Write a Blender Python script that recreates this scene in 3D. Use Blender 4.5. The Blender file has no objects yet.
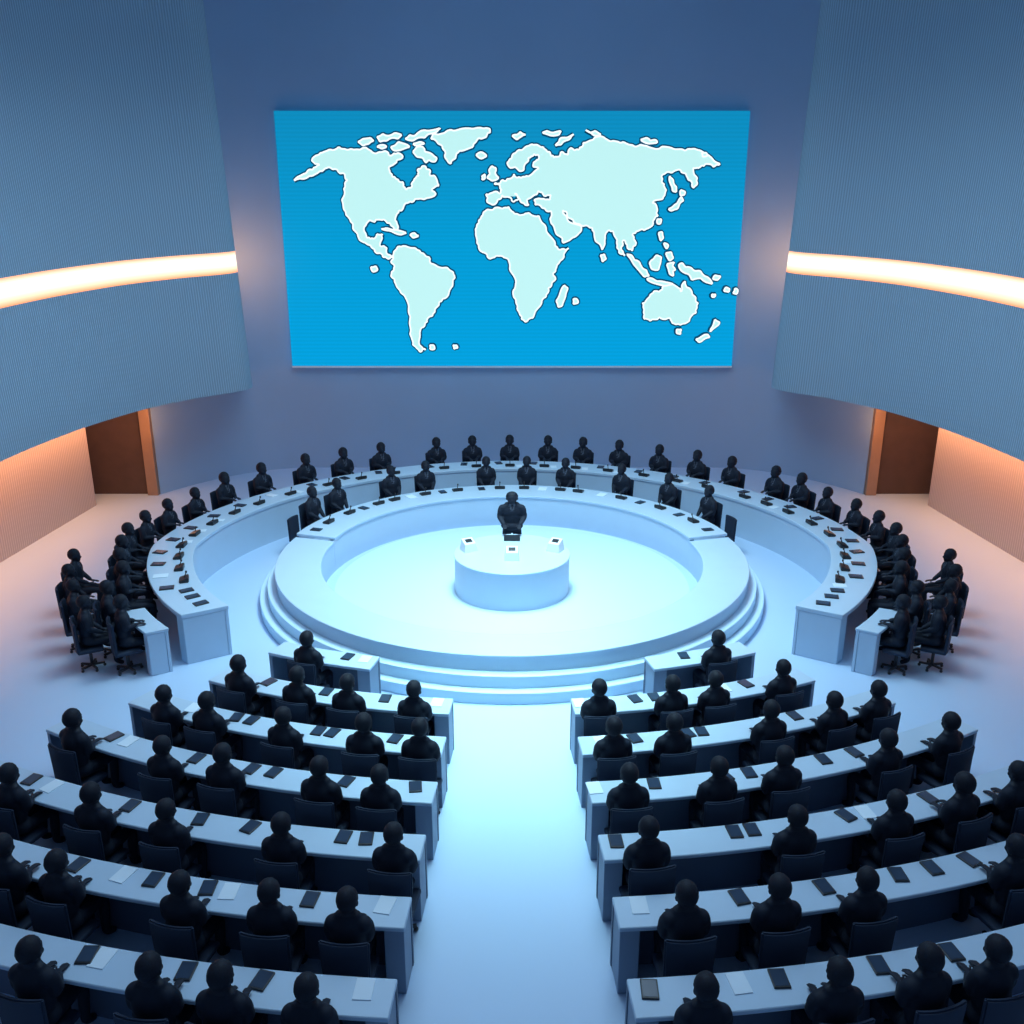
import bpy, bmesh, math, random
from mathutils import Vector, Matrix
from mathutils.geometry import tessellate_polygon
random.seed(4)
sc = bpy.context.scene
sc.view_settings.view_transform = 'Standard'
COL = sc.collection
pi = math.pi

# ------------------------------------------------------------ materials
def mat(name, col, rough=.6, emit=None, estr=0, stripes=None, noise=None, metal=0, spec=.5):
    m = bpy.data.materials.new(name); m.use_nodes = True
    nt = m.node_tree; b = nt.nodes['Principled BSDF']
    b.inputs['Base Color'].default_value = (*col, 1)
    b.inputs['Roughness'].default_value = rough
    b.inputs['Metallic'].default_value = metal
    b.inputs['Specular IOR Level'].default_value = spec
    if emit:
        b.inputs['Emission Color'].default_value = (*emit, 1)
        b.inputs['Emission Strength'].default_value = estr
    if noise:
        tc = nt.nodes.new('ShaderNodeTexCoord')
        n = nt.nodes.new('ShaderNodeTexNoise'); n.inputs['Scale'].default_value = noise[0]; n.inputs['Detail'].default_value = 4
        r = nt.nodes.new('ShaderNodeValToRGB')
        a = noise[1]
        r.color_ramp.elements[0].color = tuple(c*(1-a) for c in col)+(1,)
        r.color_ramp.elements[1].color = tuple(min(1, c*(1+a)) for c in col)+(1,)
        nt.links.new(tc.outputs['Object'], n.inputs['Vector'])
        nt.links.new(n.outputs['Fac'], r.inputs['Fac']); nt.links.new(r.outputs['Color'], b.inputs['Base Color'])
    if stripes:
        period, dark, axis = stripes
        uv = nt.nodes.new('ShaderNodeUVMap')
        sx = nt.nodes.new('ShaderNodeSeparateXYZ')
        mu = nt.nodes.new('ShaderNodeMath'); mu.operation = 'MULTIPLY'; mu.inputs[1].default_value = 2*pi/period
        si = nt.nodes.new('ShaderNodeMath'); si.operation = 'SINE'
        mr = nt.nodes.new('ShaderNodeMapRange'); mr.inputs[1].default_value = -1; mr.inputs[2].default_value = 1
        mr.inputs[3].default_value = dark; mr.inputs[4].default_value = 1
        mx = nt.nodes.new('ShaderNodeMix'); mx.data_type = 'RGBA'; mx.blend_type = 'MULTIPLY'; mx.inputs[0].default_value = 1
        mx.inputs[6].default_value = (*col, 1)
        nt.links.new(uv.outputs['UV'], sx.inputs[0]); nt.links.new(sx.outputs[axis], mu.inputs[0])
        nt.links.new(mu.outputs[0], si.inputs[0]); nt.links.new(si.outputs[0], mr.inputs[0])
        nt.links.new(mr.outputs[0], mx.inputs[7])
        nt.links.new(mx.outputs[2], b.inputs['Base Color'])
        bp = nt.nodes.new('ShaderNodeBump'); bp.inputs['Strength'].default_value = .3; bp.inputs['Distance'].default_value = .012
        nt.links.new(si.outputs[0], bp.inputs['Height']); nt.links.new(bp.outputs[0], b.inputs['Normal'])
    return m

M_floor = mat('floor_resin', (.48,.65,.88), .42, noise=(.35,.04))
M_stage = mat('stage_resin', (.57,.76,.92), .4)
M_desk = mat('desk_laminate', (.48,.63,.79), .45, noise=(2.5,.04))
M_deskshade = mat('desk_laminate_shaded', (.095,.135,.21), .5, noise=(1.5,.06))  # darker copy of desk laminate; shade on the upright faces put into colour
M_deskend = mat('desk_laminate_half_shaded', (.23,.31,.43), .5, noise=(1.5,.05))  # half-dark copy of desk laminate, end-face shade mixed into its colour
M_wall = mat('plaster_slate_blue', (.34,.48,.67), .8, noise=(.5,.06), spec=.2)
M_panel = mat('ribbed_acoustic_panel', (.40,.54,.66), .8, stripes=(.068,.66,0), spec=.2)
M_low = mat('ribbed_pale_panel', (.56,.50,.50), .8, stripes=(.08,.74,0), spec=.2)
M_door = mat('brown_wood_door', (.085,.05,.04), .6, noise=(3,.25))
M_wood = mat('amber_wood_post', (.34,.21,.14), .5, noise=(3,.15))
M_suit = mat('black_suit_cloth', (.009,.015,.030), .7, spec=.27)
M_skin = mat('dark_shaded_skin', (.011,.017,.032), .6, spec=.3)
M_shirt = mat('slate_shirt_cloth', (.07,.09,.13), .8)
M_hair = mat('black_hair', (.008,.012,.023), .65, noise=(60,.5), spec=.25)
M_chair = mat('navy_black_upholstery', (.022,.036,.068), .7, spec=.25)
M_chairpl = mat('dark_grey_plastic', (.03,.035,.045), .4)
M_dev = mat('black_plastic', (.012,.014,.02), .35)
M_scr = mat('dark_glass_display', (.03,.05,.09), .2)
M_paper = mat('white_paper', (.72,.84,.95), .8)
M_white = mat('white_plastic', (.75,.85,.92), .4)
M_land = mat('map_land_glow', (.1,.15,.15), .8, emit=(.58,.97,.95), estr=.90, spec=.1)
M_rim = mat('map_land_rim', (.1,.15,.15), .8, emit=(.90,1,1), estr=1.1, spec=.1)
M_edge = mat('map_outline_dark', (.0,.05,.12), .8, spec=.1, emit=(0,.09,.20), estr=.4)

def ramp_uv_emit(name, lo, hi, stops, strength, scan=None):
    m = bpy.data.materials.new(name); m.use_nodes = True
    nt = m.node_tree; b = nt.nodes['Principled BSDF']; b.inputs['Base Color'].default_value = (.0,.02,.04,1)
    b.inputs['Roughness'].default_value=.7; b.inputs['Specular IOR Level'].default_value=.1
    uv = nt.nodes.new('ShaderNodeUVMap'); sx = nt.nodes.new('ShaderNodeSeparateXYZ')
    nt.links.new(uv.outputs['UV'], sx.inputs[0])
    mr0 = nt.nodes.new('ShaderNodeMapRange'); mr0.inputs[1].default_value=lo; mr0.inputs[2].default_value=hi
    nt.links.new(sx.outputs[1], mr0.inputs[0])
    r = nt.nodes.new('ShaderNodeValToRGB')
    while len(r.color_ramp.elements)<len(stops): r.color_ramp.elements.new(.5)
    for e,(p,c) in zip(r.color_ramp.elements,stops): e.position=p; e.color=(*c,1)
    nt.links.new(mr0.outputs[0], r.inputs['Fac'])
    nt.links.new(r.outputs['Color'], b.inputs['Emission Color'])
    b.inputs['Emission Strength'].default_value=strength
    if scan:
        mu = nt.nodes.new('ShaderNodeMath'); mu.operation='MULTIPLY'; mu.inputs[1].default_value = 2*pi/scan
        si = nt.nodes.new('ShaderNodeMath'); si.operation='SINE'
        mr = nt.nodes.new('ShaderNodeMapRange'); mr.inputs[1].default_value=-1; mr.inputs[2].default_value=1; mr.inputs[3].default_value=.9*strength; mr.inputs[4].default_value=strength
        nt.links.new(sx.outputs[1], mu.inputs[0]); nt.links.new(mu.outputs[0], si.inputs[0]); nt.links.new(si.outputs[0], mr.inputs[0])
        nt.links.new(mr.outputs[0], b.inputs['Emission Strength'])
    return m
M_screen = ramp_uv_emit('blue_led_screen',0,7.1,[(0,(.0,.37,.76)),(.5,(.0,.34,.68)),(1,(.004,.27,.53))],1.0,.11)
M_light = ramp_uv_emit('warm_light_strip',0,1,[(0,(1,.32,.12)),(.2,(1,.70,.46)),(.42,(1,.93,.82)),(.8,(1,.88,.72)),(1,(1,.42,.20))],1.4)

# ------------------------------------------------------------ helpers
def mk_mesh(name, verts, faces, mats, uvs=None, smooth=False):
    me = bpy.data.meshes.new(name)
    me.from_pydata([tuple(v) for v in verts], [], faces)
    for m in (mats if isinstance(mats, list) else [mats]): me.materials.append(m)
    if uvs:
        ul = me.uv_layers.new(name='UVMap')
        for l in me.loops: ul.data[l.index].uv = uvs[l.vertex_index]
    if smooth:
        for p in me.polygons: p.use_smooth = True
    me.update()
    return me
def add(name, data, parent=None, loc=(0,0,0), rot=(0,0,0), scale=(1,1,1), **props):
    o = bpy.data.objects.new(name, data); COL.objects.link(o)
    o.location = loc; o.rotation_euler = rot; o.scale = scale
    if parent: o.parent = parent
    for k, v in props.items(): o[k] = v
    return o
def fix_normals(me):
    bm = bmesh.new(); bm.from_mesh(me); bmesh.ops.recalc_face_normals(bm, faces=bm.faces); bm.to_mesh(me); bm.free(); return me
def smooth_angle(me, deg=35):
    for p in me.polygons: p.use_smooth=True
    me.set_sharp_from_angle(angle=math.radians(deg)); return me
def box_mesh(name, x0,x1,y0,y1,z0,z1, m, bev=0, seg=2):
    bm = bmesh.new()
    bmesh.ops.create_cube(bm, size=1, matrix=Matrix.Translation(((x0+x1)/2,(y0+y1)/2,(z0+z1)/2)) @ Matrix.Diagonal((x1-x0,y1-y0,z1-z0,1)))
    if bev: bmesh.ops.bevel(bm, geom=bm.edges[:], offset=bev, segments=seg, affect='EDGES', profile=.5)
    me = bpy.data.meshes.new(name); bm.to_mesh(me); bm.free(); me.materials.append(m)
    return me
def cyl(bm, r1, r2, z0, z1, n=24, x=0, y=0):
    bmesh.ops.create_cone(bm, cap_ends=True, segments=n, radius1=r1, radius2=r2, depth=z1-z0, matrix=Matrix.Translation((x,y,(z0+z1)/2)))
def bm_mesh(bm, name, m, smooth=False):
    me = bpy.data.meshes.new(name); bm.to_mesh(me); bm.free(); me.materials.append(m)
    if smooth:
        for p in me.polygons: p.use_smooth = True
    return me
def bevel_mod(o, w=.012):
    md = o.modifiers.new('bevel','BEVEL'); md.width = w; md.segments = 2; md.limit_method='ANGLE'; md.angle_limit=math.radians(50)

def arc_box(name, cy, r0, r1, z0, z1, a0, a1, m, origin=(0,0), fac=lambda a:1, n=None, closed=False, bev=.012, parent=None, inner=0, **props):
    """solid curved slab around (0,cy); angles in degrees from -Y towards +X; inner shifts the centre of the inner edge"""
    n = n or max(3, int(abs(a1-a0)/2.5*max(1,r1/7)))
    vs=[]; fs=[]; uv=[]
    cnt = n if closed else n+1
    for i in range(cnt):
        a = a0+(a1-a0)*i/n; t = math.radians(a); k = fac(a)
        for r,z,d in ((r0,z0,inner),(r1,z0,0),(r1,z1,0),(r0,z1,inner)):
            vs.append((r*k*math.sin(t)-origin[0], cy-d-r*k*math.cos(t)-origin[1], z)); uv.append((r*t, z))
    for i in range(n):
        j = (i+1)%cnt
        for q in range(4):
            q2=(q+1)%4
            fs.append((i*4+q, i*4+q2, j*4+q2, j*4+q))
    if not closed:
        fs.append((0,3,2,1)); e=(cnt-1)*4; fs.append((e,e+1,e+2,e+3))
    me = smooth_angle(fix_normals(mk_mesh(name, vs, fs, m, uv)))
    o = add(name, me, parent, **props)
    if bev: bevel_mod(o, bev)
    return o

def resample(pts, n):
    P=[Vector(p) for p in pts]; P=[2*P[0]-P[1]]+P+[2*P[-1]-P[-2]]
    res=[]
    for i in range(1,len(P)-2):
        for k in range(n):
            t=k/n; a,b,c,d=P[i-1:i+3]
            res.append(.5*((2*b)+(c-a)*t+(2*a-5*b+4*c-d)*t*t+(3*b-a-3*c+d)*t**3))
    res.append(P[-2]); return res
def ribbon_wall(name, pts, z0, z1, thick, m, side=1, lean=0, unitv=False, **props):
    """vertical (or slightly leaning) wall following plan polyline, thickness added to one side"""
    f0=z0 if callable(z0) else (lambda y:z0); f1=z1 if callable(z1) else (lambda y:z1)
    pts=[Vector((p[0],p[1])) for p in pts]; vs=[]; uv=[]; fs=[]; s=0
    for i,p in enumerate(pts):
        a=pts[max(0,i-1)]; b=pts[min(len(pts)-1,i+1)]
        d=(b-a).normalized(); nrm=Vector((-d.y,d.x))*side
        if i: s+=(p-pts[i-1]).length
        q=p+nrm*thick; za=f0(p.y); zb=f1(p.y)
        for v,z,u in ((p,za,0),(p,zb,1),(q,zb,1),(q,za,0)):
            vs.append((v.x*(1+lean*(z-3)),v.y,z)); uv.append((s,u if unitv else z))
    for i in range(len(pts)-1):
        for q in range(4):
            q2=(q+1)%4; fs.append((i*4+q,i*4+q2,(i+1)*4+q2,(i+1)*4+q))
    fs.append((0,1,2,3)); e=(len(pts)-1)*4; fs.append((e,e+1,e+2,e+3))
    return add(name, smooth_angle(fix_normals(mk_mesh(name, vs, fs, m, uv)),30), **props)

# ------------------------------------------------------------ room
ST=dict(kind='structure')
add('floor', box_mesh('floor', -14,14,-3,29,-.2,0, M_floor), label='pale blue polished resin floor of the hall', category='floor', **ST)
add('ceiling', box_mesh('ceiling', -14,14,6,29,15,15.2, M_wall), label='dark slate blue plain ceiling', category='ceiling', **ST)
bw=[]
for i in range(81):
    x=-9.85+19.7*i/80
    bw.append((x, 27.3-2.95*(max(0,abs(x)-5.9)/3.95)**2.4))
ribbon_wall('wall_back', bw, 0, 15, .3, M_wall, 1, label='slate blue plaster wall carrying the large screen', category='wall', **ST)
lip=resample([(-7.9,27.0),(-7.03,24.4),(-8.03,22.8),(-8.72,21.5),(-9.15,20),(-9.4,18.5),(-9.52,16.3),(-9.4,13),(-9.3,9),(-9.3,2)],6)
lip=[Vector((-7.75,26.7)),Vector((-7.03,24.4))]+lip[7:]
n=1; LN=.0058
sl=lambda y: 6.03+max(-.45,min(.26,(y-18.9)*.047))
for s,side in ((-1,'left'),(1,'right')):
    pl=[(p.x,p.y) for p in lip] if s==-1 else [(-p.x,p.y) for p in lip]
    sd=s
    ribbon_wall('wall_%s_lower_tier'%side, pl, 3.0, lambda y:sl(y)-.26, .25, M_panel, sd, LN, label='ribbed grey-blue curved balcony panel below the light strip', category='wall panel', **ST)
    ribbon_wall('wall_%s_upper_tier'%side, pl, lambda y:sl(y)+.27, 15, .25, M_panel, sd, LN, label='ribbed grey-blue curved wall panel above the light strip', category='wall panel', **ST)
    ribbon_wall('trim_%d'%n, pl[1:], lambda y:sl(y)-.26, lambda y:sl(y)+.27, .2, M_light, sd, LN, True, label='glowing warm white curved light strip between wall panels', category='light strip', **ST); n+=1
    low=[(s*11.2,23.3),(s*11.3,21.5),(s*11.45,18.8),(s*11.6,15),(s*11.8,10),(s*12,4),(s*12,-2)]
    ribbon_wall('wall_%s'%side, low, 0, 3.0, .25, M_low, sd, label='pale ribbed lower side wall washed by warm light', category='wall', **ST)
    ribbon_wall('wall_%s_niche'%side, [(s*12.2,23.2),(s*12.2,24.6)], 0, 3.0, .2, M_wall, sd, label='slate wall of the door niche', category='wall', **ST)
    x0,x1=sorted((s*12.2,s*9.9))
    add('wall_%s_door_surround'%side, box_mesh('w', x0,x1,24.52,24.6,0,3.0, M_wall), label='slate wall around the brown door', category='wall', **ST)
    x0,x1=sorted((s*12.1,s*10.16))
    add('door_%d'%(1 if s==-1 else 2), box_mesh('door', x0,x1,24.38,24.46,0,2.65, M_door, .01), label='dark brown plain wooden door in lit niche', category='door', **ST)
    x0,x1=sorted((s*10.16,s*9.87))
    add('trim_%d'%n, box_mesh('post', x0,x1,24.22,24.5,0,2.8, M_wood, .01), label='amber wooden door post washed in orange light', category='door frame', **ST); n+=1
    x0,x1=sorted((s*12.15,s*10.16))
    add('trim_%d'%n, box_mesh('lintel', x0,x1,24.3,24.5,2.65,2.8, M_wood, .01), label='amber wooden door lintel', category='door frame', **ST); n+=1
    vs=[];fs=[]
    q=[p for p in lip[1:]]
    for i,p in enumerate(q):
        for z in (3.02,3.14):
            vs.append((s*(-p.x+.1),p.y,z)); vs.append((s*12.3,p.y+.3,z))
    for i in range(len(q)-1):
        a=i*4;b=a+4
        fs += [(a,a+1,b+1,b),(a+2,b+2,b+3,a+3),(a,b,b+2,a+2),(a+1,a+3,b+3,b+1)]
    add('trim_%d'%n, fix_normals(mk_mesh('soffit',vs,fs,M_wall)), label='slate blue soffit under the curved balcony panel', category='soffit', **ST); n+=1

# ------------------------------------------------------------ screen and map
screen = add('projection_screen', None, loc=(0,27.12,3.18), label='huge blue wall screen showing a pale world map', category='screen')
SW,SH=13.14,7.02
vs=[(-SW/2,0,0),(SW/2,0,0),(SW/2,0,SH),(-SW/2,0,SH)]; vs+=[(v[0],.1,v[2]) for v in vs]
fs=[(0,1,2,3),(7,6,5,4),(0,4,5,1),(1,5,6,2),(2,6,7,3),(3,7,4,0)]
add('display_panel', mk_mesh('display_panel',vs,fs,M_screen,[(v[0],v[2]) for v in vs]), screen)
add('screen_edge', box_mesh('screen_edge',-SW/2,SW/2,-.03,.1,-.05,-.002,M_white), screen, label='thin white lower edge')
def chart(px,py):
    k=(py-225); D=k*25.83/(950-.302*k); z=25.83+.302*D
    return (px-511)*z/905, 7.2-D-3.18
def chaikin(p,it=1,w=.2):
    for _ in range(it):
        q=[]
        for i in range(len(p)):
            a=p[i];b=p[(i+1)%len(p)]
            q.append((a[0]*(1-w)+b[0]*w,a[1]*(1-w)+b[1]*w)); q.append((a[0]*w+b[0]*(1-w),a[1]*w+b[1]*(1-w)))
        p=q
    return p
def plate(pts, y0, y1, m, name):
    P=[Vector(p) for p in pts]
    area=sum(P[i].x*P[(i+1)%len(P)].y-P[(i+1)%len(P)].x*P[i].y for i in range(len(P)))
    if area<0: P.reverse()
    tris=tessellate_polygon([[Vector((p.x,p.y,0)) for p in P]])
    n=len(P)
    vs=[(p.x,y0,p.y) for p in P]+[(p.x,y1,p.y) for p in P]
    fs=[tuple(t) for t in tris]
    fs+=[(i,(i+1)%n,n+(i+1)%n,n+i) for i in range(n)]
    return mk_mesh(name,vs,fs,m)
def stroke(pts, y, w, m, name):
    """thin line along a closed coastline (mitred strip)"""
    P=[Vector(p) for p in pts]; n=len(P); vs=[];fs=[]
    for i,p in enumerate(P):
        d=(P[(i+1)%n]-P[i-1]); d=d.normalized() if d.length>1e-6 else Vector((1,0))
        o=Vector((d.y,-d.x))*w
        vs+= [(p.x+o.x,y,p.y+o.y),(p.x-o.x,y,p.y-o.y)]
    for i in range(n):
        j=(i+1)%n; fs.append((2*i,2*j,2*j+1,2*i+1))
    return mk_mesh(name,vs,fs,m)
def jag(p, amp, lim=6):
    """midpoint displacement for a natural coastline"""
    q=[]
    for i in range(len(p)):
        a=p[i];b=p[(i+1)%len(p)]; q.append(a)
        L=math.hypot(b[0]-a[0],b[1]-a[1])
        if L>lim:
            k=random.uniform(-amp,amp); q.append(((a[0]+b[0])/2-(b[1]-a[1])/L*k,(a[1]+b[1])/2+(b[0]-a[0])/L*k))
    return q
lands={
'continent':[
 [(293,181),(303,174),(312,170),(319,165),(311,161),(318,155),(326,151),(338,147),(350,149),(362,148),(372,153),(384,151),(390,156),(397,153),(402,156),(396,160),(390,166),(389,173),(395,179),(402,182),(405,190),(410,188),(413,181),(418,176),(417,169),(423,166),(429,170),(431,176),(436,180),(438,186),(431,189),(435,194),(426,198),(414,199),(407,203),(402,209),(396,214),(394,220),(397,229),(393,232),(389,223),(381,220),(374,222),(367,222),(363,229),(366,238),(373,239),(376,234),(382,234),(380,241),(379,246),(386,248),(386,254),(393,258),(387,259),(379,253),(371,248),(362,242),(354,231),(350,222),(345,212),(341,200),(343,189),(347,180),(342,173),(334,169),(326,168),(317,173),(306,178)],
 [(430,139),(434,134),(446,131),(460,129),(476,128),(489,129),(486,135),(478,138),(472,147),(461,151),(455,156),(450,164),(446,160),(444,151),(440,145)],
 [(392,256),(396,249),(402,246),(412,248),(420,253),(428,257),(432,264),(442,268),(450,271),(454,278),(450,288),(446,297),(438,302),(434,312),(427,318),(424,325),(419,332),(418,342),(425,350),(419,352),(412,345),(409,334),(409,320),(408,306),(400,293),(395,284),(390,276),(393,268),(390,262)],
 [(475,232),(478,223),(482,215),(489,210),(499,208),(508,207),(512,212),(521,215),(528,213),(538,216),(541,223),(547,234),(554,246),(561,249),(568,248),(563,257),(556,265),(552,273),(553,281),(547,288),(545,297),(539,306),(532,318),(524,322),(519,315),(515,303),(512,291),(514,278),(509,266),(505,258),(498,256),(489,259),(481,252),(476,243)],
 [(486,202),(485,194),(493,192),(500,193),(499,187),(493,184),(500,181),(506,179),(511,178),(513,174),(516,178),(524,177),(530,175),(534,171),(538,168),(532,167),(533,162),(538,158),(533,154),(527,158),(524,164),(523,170),(518,171),(514,167),(509,168),(506,163),(511,156),(518,150),(528,146),(538,146),(545,150),(550,156),(556,157),(560,152),(567,155),(570,148),(578,150),(582,143),(592,140),(602,137),(612,141),(622,142),(634,147),(645,146),(658,149),(670,148),(684,151),(696,150),(708,156),(719,164),(712,167),(706,164),(699,167),(692,168),(693,175),(696,183),(692,188),(687,180),(682,173),(676,170),(668,172),(660,177),(663,184),(665,190),(662,197),(656,200),(651,203),(656,209),(657,216),(652,224),(645,229),(637,231),(631,235),(635,243),(631,251),(626,247),(622,240),(620,247),(624,256),(618,250),(616,240),(612,231),(608,230),(604,238),(601,250),(597,243),(593,232),(587,226),(578,224),(572,220),(566,215),(562,210),(566,219),(574,224),(580,226),(578,233),(569,240),(562,243),(558,236),(553,227),(549,219),(550,211),(541,208),(534,205),(533,200),(540,199),(549,200),(550,195),(543,196),(537,191),(532,196),(527,199),(528,205),(524,205),(519,199),(513,194),(517,200),(513,202),(507,197),(501,195),(496,202),(490,204)],
 [(641,303),(647,298),(652,293),(658,292),(663,286),(671,284),(676,287),(680,292),(684,281),(688,288),(693,296),(697,303),(695,313),(688,321),(679,325),(671,323),(667,318),(658,317),(649,321),(643,319),(643,310)]],
'island':[
 [(486,178),(489,174),(488,170),(491,166),(495,168),(494,173),(498,178),(491,181)],[(481,176),(484,174),(484,179),(481,180)],[(475,155),(480,152),(486,156),(480,159)],
 [(357,142),(362,139),(370,138),(373,141),(368,144),(362,146)],[(376,137),(382,134),(388,136),(394,133),(401,135),(397,139),(391,138),(386,141),(379,142)],[(390,147),(395,145),(398,142),(404,144),(409,147),(403,149),(394,151)],[(404,139),(409,135),(414,136),(420,131),(427,131),(440,128),(436,132),(428,134),(424,138),(417,138),(412,141)],[(376,147),(382,145),(386,147),(381,149)],[(412,144),(419,142),(424,144),(417,146)],
 [(412,152),(416,147),(422,147),(424,152),(431,154),(436,158),(434,162),(428,160),(425,163),(422,158),(416,157)],
 [(380,229),(386,228),(396,230),(406,233),(400,235),(390,231)],[(409,235),(414,233),(418,236),(412,238)],
 [(370,267),(375,266),(377,270),(372,272)],[(429,345),(433,345),(434,349),(429,349)],[(452,345),(456,345),(457,348),(453,349)],
 [(563,285),(567,288),(564,298),(561,306),(557,307),(555,301),(559,293)],[(572,299),(576,299),(577,303),(572,304)],
 [(541,133),(546,131),(552,133),(560,131),(558,135),(550,136)],[(554,146),(558,142),(560,138),(566,138),(573,134),(569,139),(564,141),(560,145)],[(511,136),(516,135),(519,132),(525,135),(520,137),(516,140)],[(584,130),(589,133),(594,131),(600,135),(593,136)],[(639,140),(645,138),(649,141),(654,140),(656,143),(647,144)],
 [(700,153),(705,153),(706,156),(701,157)],
 [(668,176),(671,179),(672,183),(675,187),(675,192),(671,191),(669,184)],[(679,190),(684,192),(683,195),(679,196)],[(680,197),(682,201),(678,204),(676,209),(670,211),(667,209),(673,205),(677,201)],
 [(656,219),(660,219),(659,224),(656,224)],[(657,233),(661,232),(662,238),(659,241)],[(662,243),(667,245),(665,249)],[(664,253),(670,252),(672,258),(668,261)],
 [(599,255),(603,254),(605,259),(601,262)],
 [(625,254),(630,255),(633,260),(638,262),(641,268),(645,270),(648,276),(643,277),(638,271),(632,264)],[(648,263),(652,259),(655,255),(660,257),(659,263),(657,270),(650,269)],[(645,279),(650,278),(655,281),(664,282),(672,284),(664,286),(652,283)],
 [(665,264),(673,262),(671,266),(674,270),(671,271),(672,276),(668,274)],[(677,265),(681,263),(684,267),(690,268),(694,271),(699,271),(703,276),(706,277),(711,284),(704,282),(699,278),(690,280),(687,274),(680,271)],[(713,275),(719,276),(716,280),(711,279)],[(724,287),(728,289),(727,292),(722,291)],[(733,288),(736,289),(735,294),(731,293)],[(710,294),(714,294),(713,297),(710,297)],
 [(675,329),(680,329),(679,334),(675,333)],[(713,319),(718,322),(715,326),(708,332),(711,326)],[(706,334),(708,337),(702,339),(697,342),(694,339),(700,336)]]}
for kind,L in lands.items():
    for i,pp in enumerate(L):
        big = kind=='continent'
        q=jag(jag(pp,1.8,6),1.3,3.2) if big else jag(pp,.8,3.2)
        pts=[chart(*p) for p in chaikin(q, 1, .22)]
        y1 = -.05-.002*i
        add(kind, plate(pts,y1,-.004,M_land,kind), screen)
        add('coastline_rim', stroke(pts,y1-.004,.022,M_rim,'rim'), screen)
        add('map_outline', stroke(pts,-.012-.0004*i,.064,M_edge,'outline'), screen)

# ------------------------------------------------------------ people
def ellipsoid(bm, c, r, seg=20, rot=None):
    m=Matrix.Translation(c) @ (rot or Matrix()) @ Matrix.Diagonal((*r,1))
    bmesh.ops.create_uvsphere(bm,u_segments=seg,v_segments=max(8,seg//2),radius=1,matrix=m)
def skin_piece(verts, edges, radii, root=0, sub=2):
    me=bpy.data.meshes.new('sk'); me.from_pydata(verts,edges,[]); o=bpy.data.objects.new('sk',me); COL.objects.link(o)
    md=o.modifiers.new('s','SKIN'); md.use_smooth_shade=True
    s=o.modifiers.new('b','SUBSURF'); s.levels=sub
    if not me.skin_vertices: 
        bm=bmesh.new(); bm.from_mesh(me); bm.verts.layers.skin.verify(); bm.to_mesh(me); bm.free()
    for i,r in enumerate(radii):
        me.skin_vertices[0].data[i].radius=r if isinstance(r,tuple) else (r,r)
        me.skin_vertices[0].data[i].use_root=(i==root)
    dg=bpy.context.evaluated_depsgraph_get(); dg.update()
    res=bpy.data.meshes.new_from_object(o.evaluated_get(dg)); bpy.data.objects.remove(o)
    return res
HS=1.17
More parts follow.
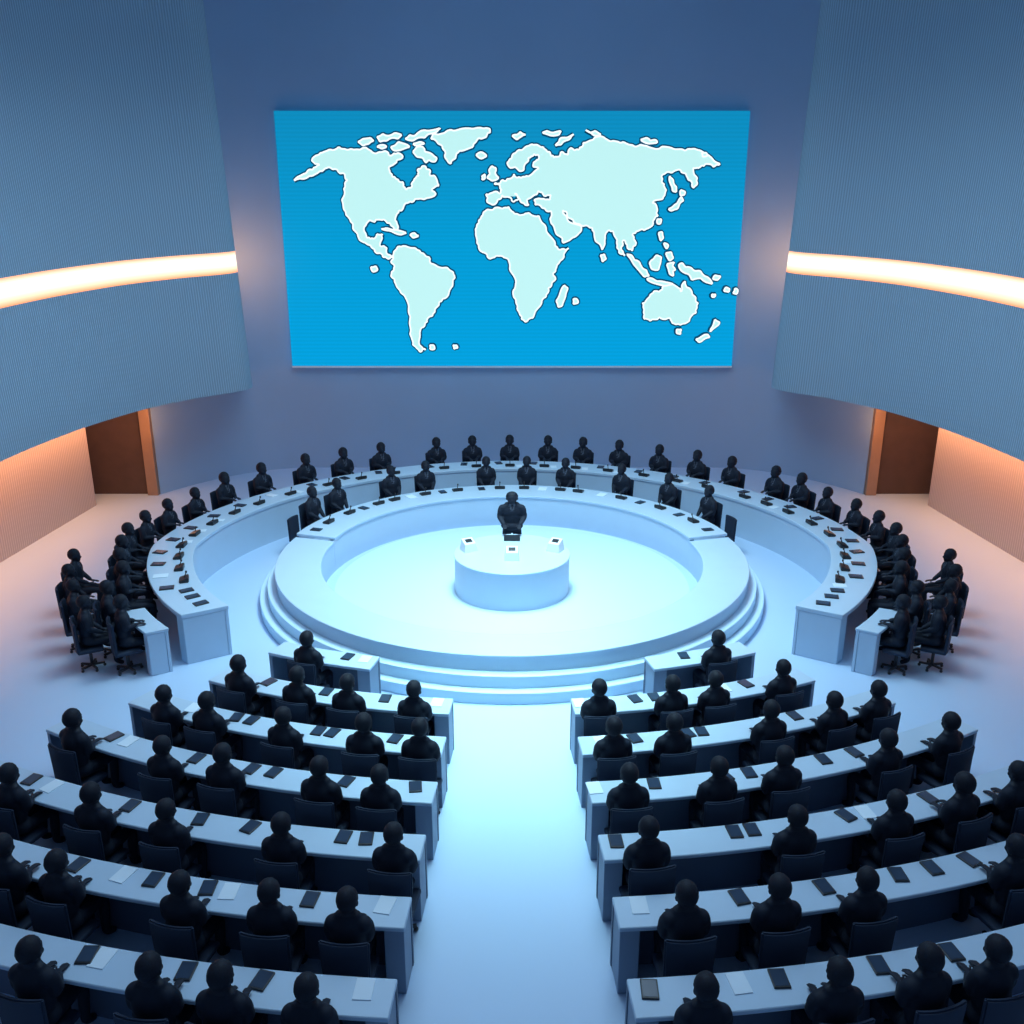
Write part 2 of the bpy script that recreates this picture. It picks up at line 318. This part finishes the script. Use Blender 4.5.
def build_person(kind):
    if kind=='stand':
        dz=.38; hip=(.09,0,.86); knee=(.10,.02,.47); ank=(.11,0,.08); toe=(.12,.15,.035)
        el=(.212,.03,.83+dz-.03); wr=(.13,.24,.67+dz)
    else:
        dz=0; hip=(.09,.05,.54); knee=(.10,.43,.53); ank=(.10,.39,.10); toe=(.11,.52,.04)
        if kind=='desk': el=(.208,.03,.855); wr=(.075,.20,.848)
        else: el=(.208,.02,.83); wr=(.085,.24,.68)
    def Z(p): return (p[0],p[1],p[2]+dz)
    V=[Z((0,0,.58)),Z((0,-.02,.74)),Z((0,-.01,.92)),Z((0,0,1.05)),Z((0,.012,1.12)),Z((0,.025,1.20))]
    R=[(.14,.12),(.13,.11),(.14,.11),(.12,.09),.072,.066]
    E=[(0,1),(1,2),(2,3),(3,4),(4,5)]
    for s in (-1,1):
        b=len(V)
        m=lambda p:(p[0]*s,p[1],p[2])
        V+= [m(hip),m(knee),m(ank),m(toe)]; R+=[.088,.066,.048,.038]; E+=[(0,b),(b,b+1),(b+1,b+2),(b+2,b+3)]
        b=len(V)
        V+= [Z((s*.165,0,1.020)),m(el),m(wr)]; R+=[.072,.056,.040]; E+=[(3,b),(b,b+1),(b+1,b+2)]
    pieces=[skin_piece(V,E,R)]
    for s in (-1,1):
        w=Vector((wr[0]*s,wr[1],wr[2])); e=Vector((el[0]*s,el[1],el[2]))
        d=Vector((-.10*s,1,-.12)).normalized(); side=d.cross(Vector((0,0,1))).normalized()
        pieces.append(skin_piece([tuple(w-d*.02),tuple(w+d*.04),tuple(w+d*.085)],[(0,1),(1,2)],[(.028,.022),(.036,.016),(.038,.014)]))
        for k,(o,l) in enumerate(((-.030,.062),(-.010,.075),(.010,.070),(.030,.055))):
            a=w+d*.085+side*o; b2=a+d*l*.55+Vector((0,0,-.004)); c=b2+d*l*.45+Vector((0,0,-.016))
            pieces.append(skin_piece([tuple(w+d*.05+side*o*.8),tuple(a),tuple(b2),tuple(c)],[(0,1),(1,2),(2,3)],[.009,.0095,.009,.0075],sub=1))
        o=side*(-.034 if (side.x*s)>0 else .034)
        a=w+d*.02+o*.8; b2=w+d*.055+o*1.7; c=w+d*.09+o*1.75
        pieces.append(skin_piece([tuple(a),tuple(b2),tuple(c)],[(0,1),(1,2)],[.014,.011,.009],sub=1))
    bm=bmesh.new()
    for p in pieces: bm.from_mesh(p)
    E_=lambda c,r,rot=None: ellipsoid(bm,Z(c),r,24,rot)
    E_((0,-.005,.92),(.185,.127,.20)); E_((0,-.005,.985),(.192,.107,.11)); E_((0,-.01,.78),(.185,.127,.20)); E_((0,0,.58),(.190,.138,.125))
    E_((0,0,1.065),(.13,.085,.078))
    for s in (-1,1):
        E_((s*.146,0,1.004),(.082,.082,.082)); E_((s*.190,.02,.92),(.056,.066,.13)); E_((s*.06,0,1.095),(.07,.062,.052))
    def Hd(c,r):
        E_((c[0]*HS,.02+(c[1]-.02)*HS,1.118+(c[2]-1.15)*HS),tuple(q*HS for q in r))
    Hd((0,.020,1.270),(.082,.095,.100)); Hd((0,.045,1.215),(.060,.069,.064)); Hd((0,.085,1.172),(.026,.022,.020))
    Hd((0,.114,1.232),(.013,.020,.020)); Hd((0,.105,1.255),(.009,.014,.026)); Hd((0,.100,1.196),(.024,.012,.0095))
    Hd((0,.099,1.288),(.050,.014,.010))
    for s in (-1,1):
        Hd((s*.080,.015,1.243),(.010,.018,.029)); Hd((s*.030,.096,1.262),(.014,.012,.009)); Hd((s*.045,.076,1.225),(.022,.022,.024))
    me=bpy.data.meshes.new('raw'); bm.to_mesh(me); bm.free()
    o=bpy.data.objects.new('raw',me); COL.objects.link(o)
    r=o.modifiers.new('r','REMESH'); r.mode='VOXEL'; r.voxel_size=.0095; r.use_smooth_shade=True
    sm=o.modifiers.new('sm','SMOOTH'); sm.factor=.5; sm.iterations=3
    dc=o.modifiers.new('d','DECIMATE'); dc.ratio=.16
    dg=bpy.context.evaluated_depsgraph_get(); dg.update()
    res=bpy.data.meshes.new_from_object(o.evaluated_get(dg)); bpy.data.objects.remove(o)
    res.materials.clear()
    for m in (M_suit,M_skin,M_shirt): res.materials.append(m)
    for p in res.polygons:
        c=p.center; z=c.z-dz; p.use_smooth=True
        mi=0
        if z>1.125 and abs(c.x)<.12: mi=1
        for s in (-1,1):
            if (Vector((c.x,c.y,c.z))-Vector((wr[0]*s,wr[1]+.09,wr[2]))).length<.115 and c.y>wr[1]+.015: mi=1
        if .90<z<=1.125 and c.y>.05 and abs(c.x)<(z-.90)*.26 and abs(c.x)>.013: mi=2
        p.material_index=mi
    hb=bmesh.new(); hz=1.118+(1.280-1.15)*HS
    ellipsoid(hb,Z((0,.010,hz)),(.090*HS,.100*HS,.106*HS),28)
    cut=[v for v in hb.verts if (v.co.y>.060 and v.co.z-dz<hz+.045) or v.co.z-dz<hz-.092 or (v.co.y>.0 and v.co.z-dz<hz-.026)]
    bmesh.ops.delete(hb,geom=cut,context='VERTS')
    for v in hb.verts:
        v.co += Vector((random.uniform(-1,1),random.uniform(-1,1),random.uniform(-.5,1.3)))*.0024
    hm=bm_mesh(hb,'hair',M_hair,True)
    return res,hm
PB={k:build_person(k) for k in ('desk','lap','stand')}
def person(kind,loc,rz,s,label,group=None):
    me,hm=PB[kind]
    o=add('person',me,None,loc,(0,0,rz),(s,s,s),label=label,category='person')
    if group: o['group']=group
    add('hair',hm,o)
    return o

# ------------------------------------------------------------ chair
def chair_parts():
    parts=[]
    parts.append(('seat',box_mesh('seat',-.23,.23,-.2,.22,.375,.440,M_chair,.025,3)))
    n=8;vs=[]
    for j in range(6):
        z=.38+.59*j/5; w=.225+.014*(j/5)
        for i in range(n+1):
            x=-w+2*w*i/n; yb=-.145-.040*(1-(x/w)**2)-.02*(j/5)
            vs.append((x,yb,z))
    m=len(vs)
    vs+=[(v[0],v[1]-.045,v[2]) for v in vs]
    fs=[]
    for j in range(5):
        for i in range(n):
            a=j*(n+1)+i; fs.append((a,a+1,a+n+2,a+n+1)); fs.append((m+a,m+a+n+1,m+a+n+2,m+a+1))
    for i in range(n):
        fs.append((i,m+i,m+i+1,i+1)); t=5*(n+1)+i; fs.append((t,t+1,m+t+1,m+t))
    for j in range(5):
        a=j*(n+1); fs.append((a,a+n+1,m+a+n+1,m+a)); a+=n; fs.append((a,m+a,m+a+n+1,a+n+1))
    bk=fix_normals(mk_mesh('backrest',vs,fs,M_chair,smooth=False))
    b2=bmesh.new(); b2.from_mesh(bk); bmesh.ops.bevel(b2,geom=[e for e in b2.edges if len(e.link_faces)==2 and e.calc_face_angle()>.8],offset=.015,segments=2,affect='EDGES'); b2.to_mesh(bk); b2.free()
    smooth_angle(bk,40)
    parts.append(('backrest',bk))
    parts.append(('back_bracket',box_mesh('back_bracket',-.035,.035,-.21,-.10,.35,.374,M_chairpl,.005)))
    bm=bmesh.new(); cyl(bm,.028,.028,.09,.375,16); parts.append(('pole',bm_mesh(bm,'pole',M_chairpl,True)))
    bm=bmesh.new(); cyl(bm,.045,.035,.06,.10,16)
    for k in range(5):
        a=k*2*pi/5+pi/2
        R=Matrix.Rotation(a,4,'Z')
        bmesh.ops.create_cube(bm,size=1,matrix=R@Matrix.Translation((.11,0,.07))@Matrix.Diagonal((.20,.035,.03,1)))
        bmesh.ops.create_uvsphere(bm,u_segments=10,v_segments=8,radius=.027,matrix=R@Matrix.Translation((.20,0,.027)))
    parts.append(('base',bm_mesh(bm,'base',M_chairpl)))
    return parts
CP=chair_parts()
def chair(loc,rz,s,label,group):
    e=add('office_chair',None,None,loc,(0,0,rz),(s,s,s),label=label,category='chair',group=group)
    for nme,me in CP: add(nme,me,e)
    return e
def seat_at(cy,r,a,kind,s,plabel,clabel,grp,jit=0,z=0):
    t=math.radians(a); loc=(r*math.sin(t),cy-r*math.cos(t),z)
    rz=t+jit
    person(kind,loc,rz,s,plabel,'seated '+grp)
    chair(loc,rz,s,clabel,'chairs of '+grp)

# ------------------------------------------------------------ small things
tab_body=box_mesh('tb',-.085,.085,-.12,.12,0,.022,M_dev,.006)
tab_scr=box_mesh('ts',-.07,.07,-.10,.10,.0221,.0240,M_scr)
paper_me=box_mesh('pp',-.105,.105,-.148,.148,0,.012,M_paper,.001,1)
bm=bmesh.new()
bmesh.ops.create_cube(bm,size=1,matrix=Matrix.Translation((0,0,.045))@Matrix.Diagonal((.26,.17,.09,1)))
for v in bm.verts:
    if v.co.z>.05 and v.co.y>0: v.co.z=.045
bmesh.ops.bevel(bm,geom=bm.edges[:],offset=.012,segments=2,affect='EDGES')
mic_base=bm_mesh(bm,'mb',M_dev)
bm=bmesh.new()
bmesh.ops.create_cone(bm,cap_ends=True,segments=8,radius1=.010,radius2=.009,depth=.10,matrix=Matrix.Translation((0,-.03,.120))@Matrix.Rotation(.35,4,'X'))
mic_stem=bm_mesh(bm,'ms',M_dev,True)
bm=bmesh.new(); ellipsoid(bm,(0,-.050,.175),(.019,.019,.026),12); mic_head=bm_mesh(bm,'mh',M_dev,True)
def tablet(loc,rz,s=1,label='black tablet with dark display lying on the desk',grp='tablets on the desks'):
    o=add('tablet',tab_body,None,loc,(0,0,rz),(s,s,s),label=label,category='tablet',group=grp); add('display',tab_scr,o); return o
def paper(loc,rz,s=1,label='white paper notepad lying on the desk',grp='notepads on the desks'):
    return add('notepad',paper_me,None,loc,(0,0,rz),(s,s,s),label=label,category='notepad',group=grp)
def mic(loc,rz,s=1,grp='desk microphones on the curved desks'):
    o=add('desk_microphone',mic_base,None,loc,(0,0,rz),(s,s,s),label='black desk microphone unit with short gooseneck',category='microphone',group=grp)
    add('gooseneck',mic_stem,o); add('microphone_head',mic_head,o); return o

# ------------------------------------------------------------ seating rows
rows=[(21.5,9.0),(21.5,10.1),(21.5,11.1),(21.5,12.11),(23,14.6),(24,16.57),(24,17.6)]
inner=[None,.83,.86,.895,.945,1.0,1.02]
outer=[None,4.3,5.2,6.0,6.8,7.2,7.6]
PA=[[-18.8,18.9],[-21.2,-16.1,-12.1,-7.1,6.3,11.8,15.2,21.0],[-23.4,-19.9,-14.4,-9.1,-5.6,6.2,10.0,16.5,21.3,25.0],[-25.8,-19.3,-15.5,-10.0,-6.8,6.0,10.8,14.5,21.1,25.8],
[-22.2,-17.7,-14.1,-9.1,-4.6,5.3,11.4,15.9,19.3,22.4],[-17.3,-15.1,-10.6,-7.6,-5.1,5.4,8.4,11.4,17.1],[-13.2,-9.6,-7.6,-5.3,5.0,8.6,11.2,13.3]]
IA=[[-16.2,-14.4,17.0],[-20.4,-15.1,-10.1,-5.9,5.3,9.8,11.4,17.4,19.5],[-23.2,-19.5,-18.3,-13.2,-12.2,-7.8,-6.2,5.9,8.2,11.9,12.9,18.0,20.1],
[-25.2,-24.0,-18.9,-15.2,-13.8,-9.4,-5.4,4.6,8.0,12.2,13.7,18.6,20.8],[-23.2,-21.9,-17.4,-13.8,-11.4,-7.2,-6.2,4.4,9.6,10.4,14.9,15.9,19.3],
[-15.8,-13.9,-12.7,-10.6,-9.8,-6.9,-4.3,4.3,7.8,10.9,13.8,15.2,16.8],[-12.7,-12.2,-9.5,-7.2,-4.2,3.9,6.5,7.7,10.8,13.2]]
PAPERS={(0,-14.4),(1,-5.9),(1,5.3),(1,17.4),(2,-23.2),(2,5.9),(2,18.0),(3,-24.0),(3,4.6),(4,-21.9),(4,15.9),(5,-13.9),(5,-9.8),(5,-4.3),(5,4.3),(6,-12.2),(6,-4.2),(6,6.5)}
DH=.80; DD=.43
for ri,(cy,R) in enumerate(rows):
    for s in (-1,1):
        if ri==0: a0,a1=13.2,24.0
        else:
            a0=math.degrees(math.asin(inner[ri]/R)); a1=math.degrees(math.asin(outer[ri]/R))
        am=math.radians(s*(a0+a1)/2); org=((R+.2)*math.sin(am), cy-(R+.2)*math.cos(am))
        e=add('curved_desk',None,None,(org[0],org[1],0),label='short pale blue desk in front of the round stage' if ri==0 else 'long curved pale blue conference desk with closed front panel',category='desk')
        e['group']='desks of the seating rows'
        A,B=(s*a0,s*a1)
        arc_box('desktop',cy,R,R+DD,DH-.05,DH,A,B,M_desk,org,parent=e)
        arc_box('modesty_panel',cy,R+.02,R+.07,0,DH-.05,A,B,M_deskshade,org,parent=e,bev=0)
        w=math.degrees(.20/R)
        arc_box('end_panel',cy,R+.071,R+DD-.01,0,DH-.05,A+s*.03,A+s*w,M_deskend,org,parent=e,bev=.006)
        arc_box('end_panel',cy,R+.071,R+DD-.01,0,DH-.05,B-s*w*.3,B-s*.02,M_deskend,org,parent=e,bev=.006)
    for a in PA[ri]:
        seat_at(cy,R+.61,a,'desk',1.0+random.uniform(-.02,.03),'person in black suit seated at desk, hands resting on it','dark navy office chair with tall solid backrest at desk','audience in the straight-facing rows',random.uniform(-.05,.05))
    for a in IA[ri]:
        t=math.radians(a); rr=R+.14
        loc=(rr*math.sin(t),cy-rr*math.cos(t),DH)
        if (ri,a) in PAPERS: paper(loc,t+random.uniform(-.15,.15),.8)
        else: tablet(loc,t+random.uniform(-.25,.25),.9)

# ------------------------------------------------------------ outer horseshoe desk
AC=17.5; AH=.93
def fac(a):
    A=abs(((a+180)%360)-180)
    if A<90: return 1.055-.115*(90-A)/32
    if A<150: return 1+.055*(.5+.5*math.cos((A-90)/60*pi))
    return 1
e=add('horseshoe_desk',None,None,(0,AC+6.5,0),label='huge horseshoe-shaped pale blue desk around the round stage',category='desk')
og=(0,AC+6.5)
arc_box('desktop',AC,6.15,7.0,AH-.08,AH,58,302,M_desk,og,fac,120,parent=e)
arc_box('front_panel',AC,6.17,6.22,0,AH-.08,58,302,M_desk,og,fac,120,parent=e,bev=0)
for A in (58,302):
    s=1 if A==58 else -1
    arc_box('end_panel',AC,6.221,6.98,0,AH-.08,A+s*.05,A+s*2.2,M_desk,og,fac,4,parent=e)
arcA=[-179.5,-171.3,-163.4,-151.1,-142.6,-134.2,-124.4,-116,-109,-102,-95.6,-89.5,-83.8,-78,172.1,164.4,156.4,147.4,138.9,131.2,121.4,115.5,109.3,102,95.5,89.5,84,78]
arcA+=[-72.2,72.2]
for a in arcA:
    k=fac(a); s=1.14 if abs(a)>110 else 1.04
    off=.38+.07*max(0,min(1,(142-abs(a))/35))
    seat_at(AC,7.0*k+off,a,'desk',s,'person in black suit seated behind the horseshoe desk','dark navy office chair behind the horseshoe desk','delegates at the horseshoe desk',random.uniform(-.03,.03))
    t=math.radians(a+random.uniform(2.4,3.0)); r=6.72*k
    loc=(r*math.sin(t),AC-r*math.cos(t),AH)
    q=random.random()
    tablet(loc,t+random.uniform(-.3,.3),1.05) if q<.8 else paper(loc,t,.9)
    t=math.radians(a); r=6.42*k
    mic((r*math.sin(t),AC-r*math.cos(t),AH),t+pi,1)
    if random.random()<.4: 
        t=math.radians(a-2.2); paper((r*math.sin(t),AC-r*math.cos(t),AH),t+.2,.8)
for a in (61,64.5,67.5,-61,-64.5,-67.5):
    t=math.radians(a); r=6.5*fac(a); tablet((r*math.sin(t),AC-r*math.cos(t),AH),t+.2,1)
for s in (-1,1):
    am=math.radians(s*60); org=(6.9*math.sin(am),AC-6.9*math.cos(am))
    e=add('curved_desk',None,None,(org[0],org[1],0),label='short pale blue desk beside the end of the horseshoe desk',category='desk',group='short side desks')
    arc_box('desktop',AC,7.28,7.68,.75,.80,s*57,s*66,M_desk,org,fac,8,parent=e)
    arc_box('modesty_panel',AC,7.30,7.35,0,.75,s*57,s*66,M_desk,org,fac,8,parent=e,bev=0)
    arc_box('end_panel',AC,7.351,7.66,0,.75,s*57.05,s*58.2,M_desk,org,fac,2,parent=e)
    for a in (60.3,66.3):
        seat_at(AC,7.72*fac(a)+.14,s*a,'desk',1.0,'person in black suit seated at short side desk','dark navy office chair at short side desk','side delegates',0)
    for a,r in ((81,8.46),(75.2,8.36),(69.4,8.18),(63.3,8.0)):
        seat_at(AC,r,s*a,'lap',.96,'person in black suit seated in second row, hands in lap','dark navy office chair in the second side row','side delegates',0)

# ------------------------------------------------------------ centre ring
RC=17.8; RH=.69; RB=.77
e=add('stage_step',None,None,(0,RC,0),label='low white stepped platform curving round the stage',category='step')
arc_box('lower_step',RC,4.5,5.14,0,.20,-100,100,M_stage,(0,RC),n=110,parent=e)
arc_box('upper_step',RC,4.5,4.98,.2001,.41,-100,100,M_stage,(0,RC),n=110,parent=e)
st=bmesh.new(); cyl(st,3.66,3.66,0,.1,128)
add('stage_platform',smooth_angle(bm_mesh(st,'stage',M_stage)),loc=(0,RC-.15,0),label='round pale platform floor inside the ring desk',category='stage')
e=add('ring_platform',None,None,(0,RC-4.3,0),label='wide low white curved platform closing the ring round the stage',category='platform'); og2=(0,RC-4.3)
arc_box('platform_top',RC,3.90,4.82,RH-.06,RH,-101,101,M_desk,og2,n=110,parent=e,inner=.1)
arc_box('inner_panel',RC,3.92,4.02,0,RH-.06,-101,101,M_desk,og2,n=110,parent=e,bev=0,inner=.1)
arc_box('outer_panel',RC,4.70,4.805,.411,RH-.06,-100.9,100.9,M_desk,og2,n=110,parent=e,bev=0)
e=add('ring_desk',None,None,(0,RC+4.3,0),label='white curved desk on the ring behind the podium',category='desk'); og=(0,RC+4.3)
arc_box('desktop',RC,3.89,4.80,RB-.06,RB,101.05,258.95,M_desk,og,n=90,parent=e,inner=.1)
arc_box('inner_panel',RC,3.92,4.02,0,RB-.06,101.05,258.95,M_desk,og,n=90,parent=e,bev=0,inner=.1)
for A in (101.1,258.9):
    s=1 if A<180 else -1
    arc_box('end_panel',RC,4.021,4.76,0,RB-.06,A,A+s*1.5,M_desk,og,n=2,parent=e,inner=.1)
ringA=[-125.9,-116.5,-144,-154.6,-172.5,175.7,164.4,147.5,132.3,117.6]
for a in ringA:
    seat_at(RC,5.19,a,'lap',1.04,'person in black suit seated behind the white ring desk','dark navy office chair behind the white ring desk','delegates at the ring desk',random.uniform(-.06,.06))
for a,k in ((-122,'m'),(-128,'t'),(-134,'m'),(-140,'m'),(-146,'p'),(-151,'m'),(-157,'t'),(-162,'m'),(-170,'t'),(-176,'m'),(176,'m'),(170,'p'),(164,'m'),(158,'m'),(150,'p'),(143,'m'),(136,'t'),(128,'m'),(120,'t'),(113,'m'),(-112,'m'),(105,'t'),(-105,'t')):
    t=math.radians(a); r=4.48; l=(r*math.sin(t),RC-r*math.cos(t),RB)
    {'m':mic,'t':tablet,'p':paper}[k](l,t+(pi if k=='m' else 0))
for s in (-1,1):
    t=math.radians(s*109.5); chair((5.12*math.sin(t),RC-5.12*math.cos(t),0),t,.9,'empty dark navy office chair beside the ring desk','empty chairs beside the ring desk')

# ------------------------------------------------------------ podium and speaker
PY=17.2
pod=add('speaker_podium',None,None,(0,PY,.1),label='round white drum-shaped speaker podium',category='podium')
bm=bmesh.new(); cyl(bm,1.16,1.16,0,.74,96); add('body',smooth_angle(bm_mesh(bm,'body',M_desk)),pod)
bm=bmesh.new(); cyl(bm,1.18,1.18,.7401,.78,96); o=add('top',smooth_angle(bm_mesh(bm,'top',M_desk)),pod); bevel_mod(o,.015)
PT=.88
spk=person('stand',(0,18.58,.1),pi,1.0,'person in dark suit standing with hands at round podium')
spk.scale=(1.27,1.05,.94)
for x,y,rz in ((-.88,17.35,.5),(0,16.85,0),(.88,17.35,-.5)):
    vs=[(-.15,-.13,0),(.15,-.13,0),(.15,.13,0),(-.15,.13,0),(-.12,-.09,.16),(.12,-.09,.16),(.12,.10,.24),(-.12,.10,.24)]
    fs=[(3,2,1,0),(0,1,5,4),(1,2,6,5),(2,3,7,6),(3,0,4,7),(4,5,6,7)]
    o=add('podium_console',mk_mesh('console',vs,fs,M_white),None,(x,y,PT),(0,0,rz),label='white wedge-shaped console on the round podium',category='console',group='consoles on the podium')
    bevel_mod(o,.008)
    vs=[(-.07,-.04,.188),(.07,-.04,.188),(.07,.05,.226),(-.07,.05,.226)]
    vs+=[(v[0],v[1],v[2]-.012) for v in vs]
    add('display',mk_mesh('disp',vs,[(0,1,2,3),(7,6,5,4),(0,4,5,1),(1,5,6,2),(2,6,7,3),(3,7,4,0)],M_dev),o)
lt=add('laptop',box_mesh('lap_base',-.17,.17,-.11,.11,0,.018,M_dev,.004),None,(0,18.02,PT),(0,0,0),label='black laptop open in front of the speaker',category='laptop')
add('display',box_mesh('lap_disp',-.17,.17,-.125,-.112,.01,.14,M_dev,.003),lt)

# ------------------------------------------------------------ lights
def area(name,loc,rot,sx,sy,p,c,spread=180):
    l=bpy.data.lights.new(name,'AREA'); l.shape='RECTANGLE'; l.size=sx; l.size_y=sy; l.energy=p; l.color=c; l.spread=math.radians(spread)
    o=bpy.data.objects.new(name,l); COL.objects.link(o); o.location=loc; o.rotation_euler=rot; return o
def point(name,loc,p,c,r=.2):
    l=bpy.data.lights.new(name,'POINT'); l.energy=p; l.color=c; l.shadow_soft_size=r
    o=bpy.data.objects.new(name,l); COL.objects.link(o); o.location=loc; return o
area('overhead_cool',(0,14.5,12.9),(0,0,0),8,12,960,(.58,.82,1),150)
area('stage_key',(0,16.5,13),(0,0,0),3,4,400,(.64,.95,1),72)
area('aisle_key',(0,12,13),(0,0,0),1.5,3.5,80,(.52,.96,1),34)
for s in (-1,1):
    area('soffit_warm',(s*10.7,17.5,2.95),(0,math.radians(-24*s),0),.4,12.5,250,(1,.37,.12),140)
    point('door_glow',(s*9.6,23.4,2.2),40,(1,.40,.13),.15)
    point('strip_end_glow',(s*7.4,25.6,6.25),70,(1,.38,.12),.2)
w=bpy.data.worlds.new('World'); sc.world=w; w.use_nodes=True
w.node_tree.nodes['Background'].inputs[0].default_value=(.23,.40,.70,1); w.node_tree.nodes['Background'].inputs[1].default_value=.27

cam=bpy.data.cameras.new('Camera'); co=bpy.data.objects.new('Camera',cam); COL.objects.link(co)
cam.sensor_width=36; cam.lens=905/1024*36
co.location=(0,0,7.2); co.rotation_euler=(math.radians(90-17.6),0,0); sc.camera=co
